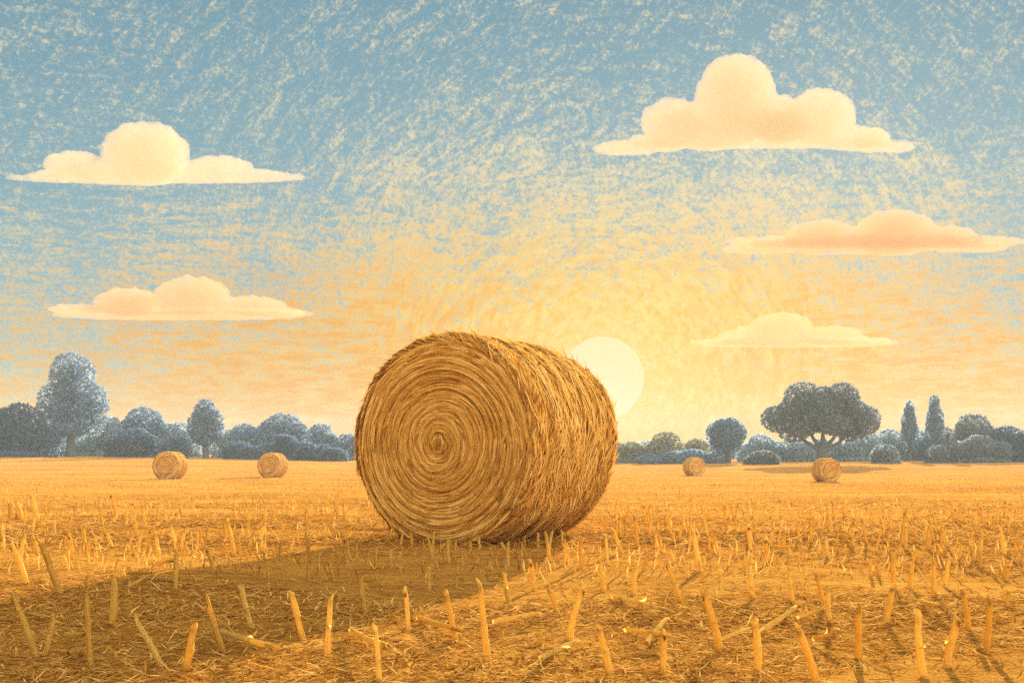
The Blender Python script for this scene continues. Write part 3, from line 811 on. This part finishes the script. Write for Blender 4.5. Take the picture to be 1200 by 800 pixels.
G_FG = 'tall cut stalks close to the viewer'
FG = [  # base x, y, top x, y, width, label
    (45, 772, 21, 695, 9, 'left arm of the V made by two leaning stalks at the bottom left'),
    (51, 772, 60, 720, 9, 'short right arm of the V made by two leaning stalks at the bottom left'),
    (32, 685, 18, 637, 7, 'stalk leaning left, standing highest near the left edge above the V pair'),
    (73, 700, 55, 635, 9, 'long pale stalk leaning left, above and right of the V pair'),
    (107, 785, 93, 690, 8, 'stalk on the edge of the bale shadow, just right of the V pair'),
    (132, 730, 131, 680, 11, 'short thick upright stalk at the shadow edge, second right of the V pair'),
    (191, 786, 167, 722, 9, 'stalk leaning left that makes a wide V with the thick one beside it'),
    (217, 787, 227, 732, 11, 'thick stalk leaning right, right arm of the wide V in the bale shadow'),
    (263, 768, 247, 700, 8, 'dim stalk whose foot meets a fallen straw inside the bale shadow'),
    (297, 738, 282, 687, 9, 'stalk leaning left in the middle of the bale shadow'),
    (357, 753, 342, 694, 9, 'stalk with a side flap leaning left, left of the upright one in the shadow'),
    (384, 772, 384, 702, 9, 'upright pale stalk at the near edge of the bale shadow'),
    (478, 742, 476, 692, 7, 'upright stalk at the near shadow edge below the bale centre, leftmost of three'),
    (535, 752, 524, 692, 8, 'leaning stalk left of the longest one below the bale'),
    (571, 775, 564, 680, 10, 'longest stalk below the bale, just outside the shadow'),
    (598, 706, 586, 674, 7, 'short stalk leaning left at the shadow edge, right above the longest one'),
    (627, 692, 620, 655, 7, 'stalk at the shadow edge right of the short leaning one'),
    (666, 752, 674, 686, 10, 'thick stalk leaning right, below the right end of the bale'),
    (717, 790, 700, 729, 11, 'thick stalk leaning left at the bottom, right of the bale'),
    (655, 721, 644, 688, 7, 'stubby stalk leaning left beside the thick right-leaning one'),
    (776, 792, 777, 742, 9, 'brownish upright stalk rising out of crossed fallen straws'),
    (797, 706, 788, 660, 7, 'stalk leaning left, halfway between the bale foot and the tall right stalk'),
    (843, 763, 834, 693, 11, 'tall thick stalk leaning slightly left, first of the large ones right of the bale'),
    (888, 790, 886, 726, 12, 'thickest upright stalk at the bottom, left of a propped fallen straw'),
    (958, 803, 936, 732, 11, 'long stalk leaning left that leaves the bottom of the picture'),
    (1005, 776, 1003, 709, 10, 'thick upright stalk standing alone at the bottom right'),
    (973, 733, 970, 690, 7, 'orange stalk in the close pair up the middle right, the lower of the two'),
    (967, 713, 957, 673, 7, 'pale stalk in the close pair up the middle right, the upper of the two'),
    (884, 702, 880, 671, 8, 'short stubby stalk above the thickest upright one'),
    (930, 706, 925, 664, 7, 'thin stalk leaning left, above the long one at the bottom'),
    (1037, 732, 1048, 688, 10, 'thick stalk leaning right, directly below a second that continues it'),
    (1047, 690, 1049, 654, 8, 'stalk standing at the top of the thick right-leaning one'),
    (1094, 699, 1093, 655, 7, 'slim upright stalk above the pair in the lower right'),
    (1135, 740, 1128, 689, 8, 'stalk leaning left near the right edge, above the lower-right pair'),
    (1155, 766, 1158, 700, 9, 'tall upright stalk nearest the right edge'),
    (1084, 797, 1066, 722, 11, 'left arm of the wide open V at the lower right'),
    (1109, 785, 1116, 727, 12, 'right arm of the wide open V at the lower right'),
    (429, 722, 421, 678, 8, 'dim stalk leaning left deep in the shadow below the bale'),
    (206, 692, 206, 648, 7, 'brown stalk standing at the far edge of the bale shadow'),
    (190, 662, 180, 624, 6, 'pale stalk leaning left beyond the far edge of the bale shadow'),
    (445, 802, 440, 738, 8, 'brownish stalk at the bottom amid crossed fallen straws, left of centre'),
]
for a in FG: stalk(*a, G_FG)

MG = [(84, 666, 80, 640, 5), (251, 670, 246, 640, 6), (275, 651, 267, 609, 6), (309, 643, 310, 612, 6), (315, 695, 315, 660, 4), (362, 679, 358, 655, 5),
      (390, 680, 389, 657, 4), (25, 609, 20, 585, 6), (46, 611, 40, 580, 6), (136, 606, 133, 580, 5), (158, 612, 150, 590, 5), (100, 641, 97, 622, 5),
      (115, 646, 110, 627, 4), (132, 641, 127, 624, 5), (222, 651, 217, 634, 5), (338, 636, 338, 615, 4), (350, 639, 350, 618, 4), (361, 631, 361, 612, 4),
      (384, 633, 382, 614, 4), (681, 666, 680, 631, 6), (707, 693, 705, 655, 7), (726, 676, 727, 657, 4), (742, 699, 746, 664, 7), (754, 669, 757, 648, 5),
      (747, 643, 745, 604, 6), (730, 651, 720, 620, 6), (710, 623, 708, 605, 5), (727, 631, 726, 606, 6), (762, 628, 760, 606, 5), (771, 631, 770, 610, 5),
      (786, 631, 786, 612, 4), (776, 651, 773, 628, 6), (470, 641, 470, 626, 4), (483, 644, 482, 624, 4), (506, 656, 505, 630, 5), (529, 646, 529, 632, 4),
      (532, 656, 534, 633, 4), (551, 646, 550, 633, 5), (562, 643, 561, 630, 4), (594, 649, 590, 635, 5), (615, 641, 614, 627, 4), (631, 643, 629, 624, 4),
      (659, 641, 659, 621, 4), (441, 666, 440, 641, 5), (503, 691, 500, 664, 5), (534, 689, 535, 655, 5), (879, 646, 877, 617, 6), (821, 671, 814, 621, 7),
      (903, 641, 905, 617, 5), (971, 653, 967, 629, 5), (1000, 641, 1000, 619, 4), (951, 637, 949, 614, 4), (1088, 644, 1089, 616, 5), (1149, 666, 1150, 625, 5),
      (1057, 639, 1061, 599, 5), (1071, 637, 1072, 617, 5), (1020, 676, 1020, 650, 5), (1029, 676, 1028, 655, 5), (1067, 691, 1065, 654, 6), (1135, 656, 1137, 624, 5),
      (1177, 651, 1178, 620, 6), (1178, 713, 1182, 692, 6), (1175, 679, 1179, 661, 6), (1107, 689, 1112, 650, 6)]
G_MG = 'short cut stalks standing around the bale'
LM = 'short cut straw stalk standing in the middle distance of the stubble field'
for a in MG: stalk(*a, LM, G_MG)
rr = random.Random(21)
while n_st < 296:
    py = 604 + 60 * rr.random() ** 1.5; px = rr.uniform(-20, 1220)
    if 405 < px < 720 and py < 650: continue
    p = place(px, py); hp = rr.uniform(.10, .19) * F / p.y
    stalk(px, py, px + rr.uniform(-.22, .14) * hp, py - hp, max(3.0, .022 * F / p.y * rr.uniform(.8, 1.3)), LM, G_MG)

# fallen straws
def fallen(x0, y0, x1, y1, wpx, label):
    a, b = place(x0, y0), place(x1, y1)
    d = b - a; k = (a.y + b.y) / 2 / F
    from mathutils import Quaternion
    o = bpy.data.objects.new('fallen_straw', SM[int(x0) % len(SM)]); COL.objects.link(o)
    o.rotation_mode = 'QUATERNION'
    d.z += .03
    o.rotation_quaternion = d.to_track_quat('Z', 'Y') @ Quaternion((0, 0, 1), random.uniform(0, 6.28))
    ws = wpx * k * 8.2
    o.scale = (ws, ws, d.length); o.location = a + Vector((0, 0, wpx * k * .6 + .012))
    tag(o, label, 'straw', 'fallen straws on the stubble')
for a in [
    (260, 749, 320, 786, 9, 'fallen straw lying slantwise in the near edge of the bale shadow'),
    (78, 754, 102, 766, 8, 'upper stroke of the bent fallen straw beside the V pair'),
    (102, 768, 82, 789, 8, 'lower stroke of the bent fallen straw beside the V pair'),
    (148, 678, 176, 684, 5, 'small fallen straw lying level, left of the brown stalk'),
    (174, 666, 202, 673, 6, 'fallen straw lying level at the far shadow edge, upper of a stack of three'),
    (150, 692, 174, 691, 5, 'fallen straw lowest of the stack of three at the far shadow edge'),
    (490, 732, 541, 758, 7, 'fallen straw lying slantwise between two upright stalks below the bale'),
    (578, 737, 634, 733, 7, 'fallen straw lying level right of the longest stalk'),
    (634, 781, 677, 768, 8, 'fallen straw lying level at the bottom, left of the thick leaning stalk'),
    (718, 705, 784, 730, 6, 'long thin fallen straw reaching down to the crossed straws'),
    (733, 745, 784, 763, 7, 'lower fallen straw of the crossed pair right of the bale'),
    (757, 764, 783, 738, 8, 'steep fallen straw of the crossed pair right of the bale'),
    (412, 748, 456, 792, 9, 'fallen straw crossing the brownish stalk at the bottom, left of centre'),
    (894, 747, 932, 731, 8, 'fallen straw propped on the long leaning stalk, left side'),
    (935, 731, 972, 727, 6, 'fallen straw lying level from the top of the long leaning stalk'),
    (953, 757, 980, 763, 6, 'short fallen straw right of the long leaning stalk'),
    (845, 757, 882, 752, 5, 'fallen straw between the tall leaning stalk and the thickest upright one'),
    (1078, 714, 1104, 728, 8, 'short thick fallen straw above the wide open V'),
    (800, 786, 818, 776, 6, 'short fallen straw at the bottom, left of the thickest upright stalk'),
    (665, 635, 690, 630, 5, 'fallen straw sticking out from under the right foot of the bale')]:
    fallen(*a)

# the rest of the standing stubble and the chaff, as single sheets of stuff
def blades(n, ylo, yhi, hmin, hmax, wmin, wmax, lean, seed, flat=False, pw=1.0):
    r = np.random.default_rng(seed)
    py = ylo + (yhi - ylo) * r.random(n) ** pw; px = r.uniform(-120, 1320, n)
    # depth of each pixel row along the field (numeric inverse of the profile)
    yy = np.concatenate([np.linspace(1.6, 20, 500), np.linspace(20.1, 95, 700)])
    rows = HY + (EYE - gz(0 * yy, yy)) / yy * F
    rows = np.minimum.accumulate(rows)
    y = np.interp(-py, -rows, yy)
    y = y * (1 + r.normal(0, .015, n))
    x = (px - HX) / F * y
    z = gz(x, y)
    px_m = y / F
    w = np.maximum(r.uniform(wmin, wmax, n), .55 * px_m)
    h = r.uniform(hmin, hmax, n)
    a = r.uniform(0, 2 * PI, n)
    if flat:
        d = np.stack([np.cos(a), np.sin(a), r.normal(.05, .16, n)], -1)
    else:
        d = np.stack([r.normal(-.05, lean, n), r.normal(0, lean, n), np.ones(n)], -1)
    d /= np.linalg.norm(d, axis=1, keepdims=True)
    t = np.array([0, .5, 1.0])
    P = np.stack([x, y, z + .006], -1)[:, None, :] + d[:, None, :] * (h[:, None] * t[None, :])[..., None]
    bend = r.normal(0, .06, (n, 3)) * h[:, None]
    P[:, 1, :] += bend
    if flat: P[:, :, 2] = np.maximum(P[:, :, 2], z[:, None] + .004)
    ref = np.stack([np.sin(a), -np.cos(a), 0 * a], -1)
    Wd = np.repeat(ref[:, None, :], 3, 1)
    if not flat:
        Wd = np.zeros_like(P); Wd[..., 0] = np.cos(a * .3 - .9)[:, None]; Wd[..., 1] = np.sin(a * .3 - .9)[:, None]
    N = np.cross(np.repeat(d[:, None, :], 3, 1), Wd)
    sw = np.sin(y * 1.9 + .5 * np.sin(x * .23) + .8 * np.sin(x * .6 + y)) + .8 * np.sin(y * .75 + x * .11 + 1) + .6 * np.sin(x * 1.3 + 2 * np.sin(y * .8))
    far = np.sin(y * .42 + .9 * np.sin(x * .07) + 1.5) + .9 * np.sin(y * .21 + x * .05) + .5 * np.sin(y * 1.1 + x * .12)
    sw = np.where(y > 13, far, sw)
    thin = (sw < -.35) & (r.random(n) < .8)
    keep = ~((np.abs(x - .0) < 1.25) & (y > 7.6) & (y < 9.2)) if not flat else ~thin
    return strands(P[keep], Wd[keep], N[keep], (w / 2)[keep], (w / 3)[keep], np.zeros(keep.sum()))

v, f, t = join_np([blades(2000, 556, 605, .05, .12, .008, .018, .22, 5, pw=1.0), blades(1500, 605, 680, .04, .10, .006, .012, .3, 6), blades(7000, 541, 575, .03, .09, .012, .03, .3, 7)])
o = link_mesh('stubble', mesh_np('stubble', v, f), M_STUBBLE); tag(o, 'rows of cut straw stubble across the field', 'stubble', kind='stuff')
v, f, t = join_np([blades(16000, 590, 830, .03, .12, .003, .009, 0, 15, flat=True), blades(34000, 543, 640, .06, .24, .008, .018, 0, 16, flat=True), blades(16000, 640, 860, .015, .07, .003, .009, 0, 17, flat=True), blades(26000, 600, 730, .03, .12, .004, .011, 0, 18, flat=True)])
o = link_mesh('straw_litter', mesh_np('straw_litter', v, f), M_LITTER); tag(o, 'loose chaff and broken straw lying on the ground', 'straw litter', kind='stuff')

# ------------------------------------------------------------------ the air
HAZE_D = .0010
bm = bmesh.new(); bmesh.ops.create_cube(bm, size=1.0)
me = bpy.data.meshes.new('haze'); bm.to_mesh(me); bm.free()
m, mnt, out = new_mat('evening_haze')
pv = mnt.nodes.new('ShaderNodeVolumePrincipled'); pv.inputs['Color'].default_value = (.56, .75, 1.0, 1); pv.inputs['Density'].default_value = HAZE_D; pv.inputs['Anisotropy'].default_value = .0
mnt.links.new(pv.outputs[0], out.inputs['Volume'])
hz_o = link_mesh('haze', me, m)
zlo, zhi = float(Z.min()) - 1.0, 13.0
hz_o.scale = (850, 475, zhi - zlo); hz_o.location = (0, 188, (zhi + zlo) / 2)
tag(hz_o, kind='stuff')

# ------------------------------------------------------------------ camera and render settings
cam = bpy.data.cameras.new('camera'); co = bpy.data.objects.new('camera', cam); COL.objects.link(co)
cam.sensor_width = 36.0; cam.lens = 36.0 * F / 1200.0
cam.shift_y = (HY - 400.0) / 1200.0
cam.clip_start = .05; cam.clip_end = 8000
co.location = (0, 0, EYE); co.rotation_euler = (R(90), 0, 0)
SC.camera = co
SC.render.engine = 'CYCLES'
SC.view_settings.view_transform = 'Standard'; SC.view_settings.look = 'None'
SC.view_settings.exposure = EXPO; SC.view_settings.gamma = 1.0
SC.cycles.use_denoising = False
SC.cycles.use_adaptive_sampling = True; SC.cycles.adaptive_threshold = .01
SC.cycles.max_bounces = 10; SC.cycles.diffuse_bounces = 3; SC.cycles.volume_bounces = 8; SC.cycles.transparent_max_bounces = 8
SC.cycles.sample_clamp_indirect = 6.0
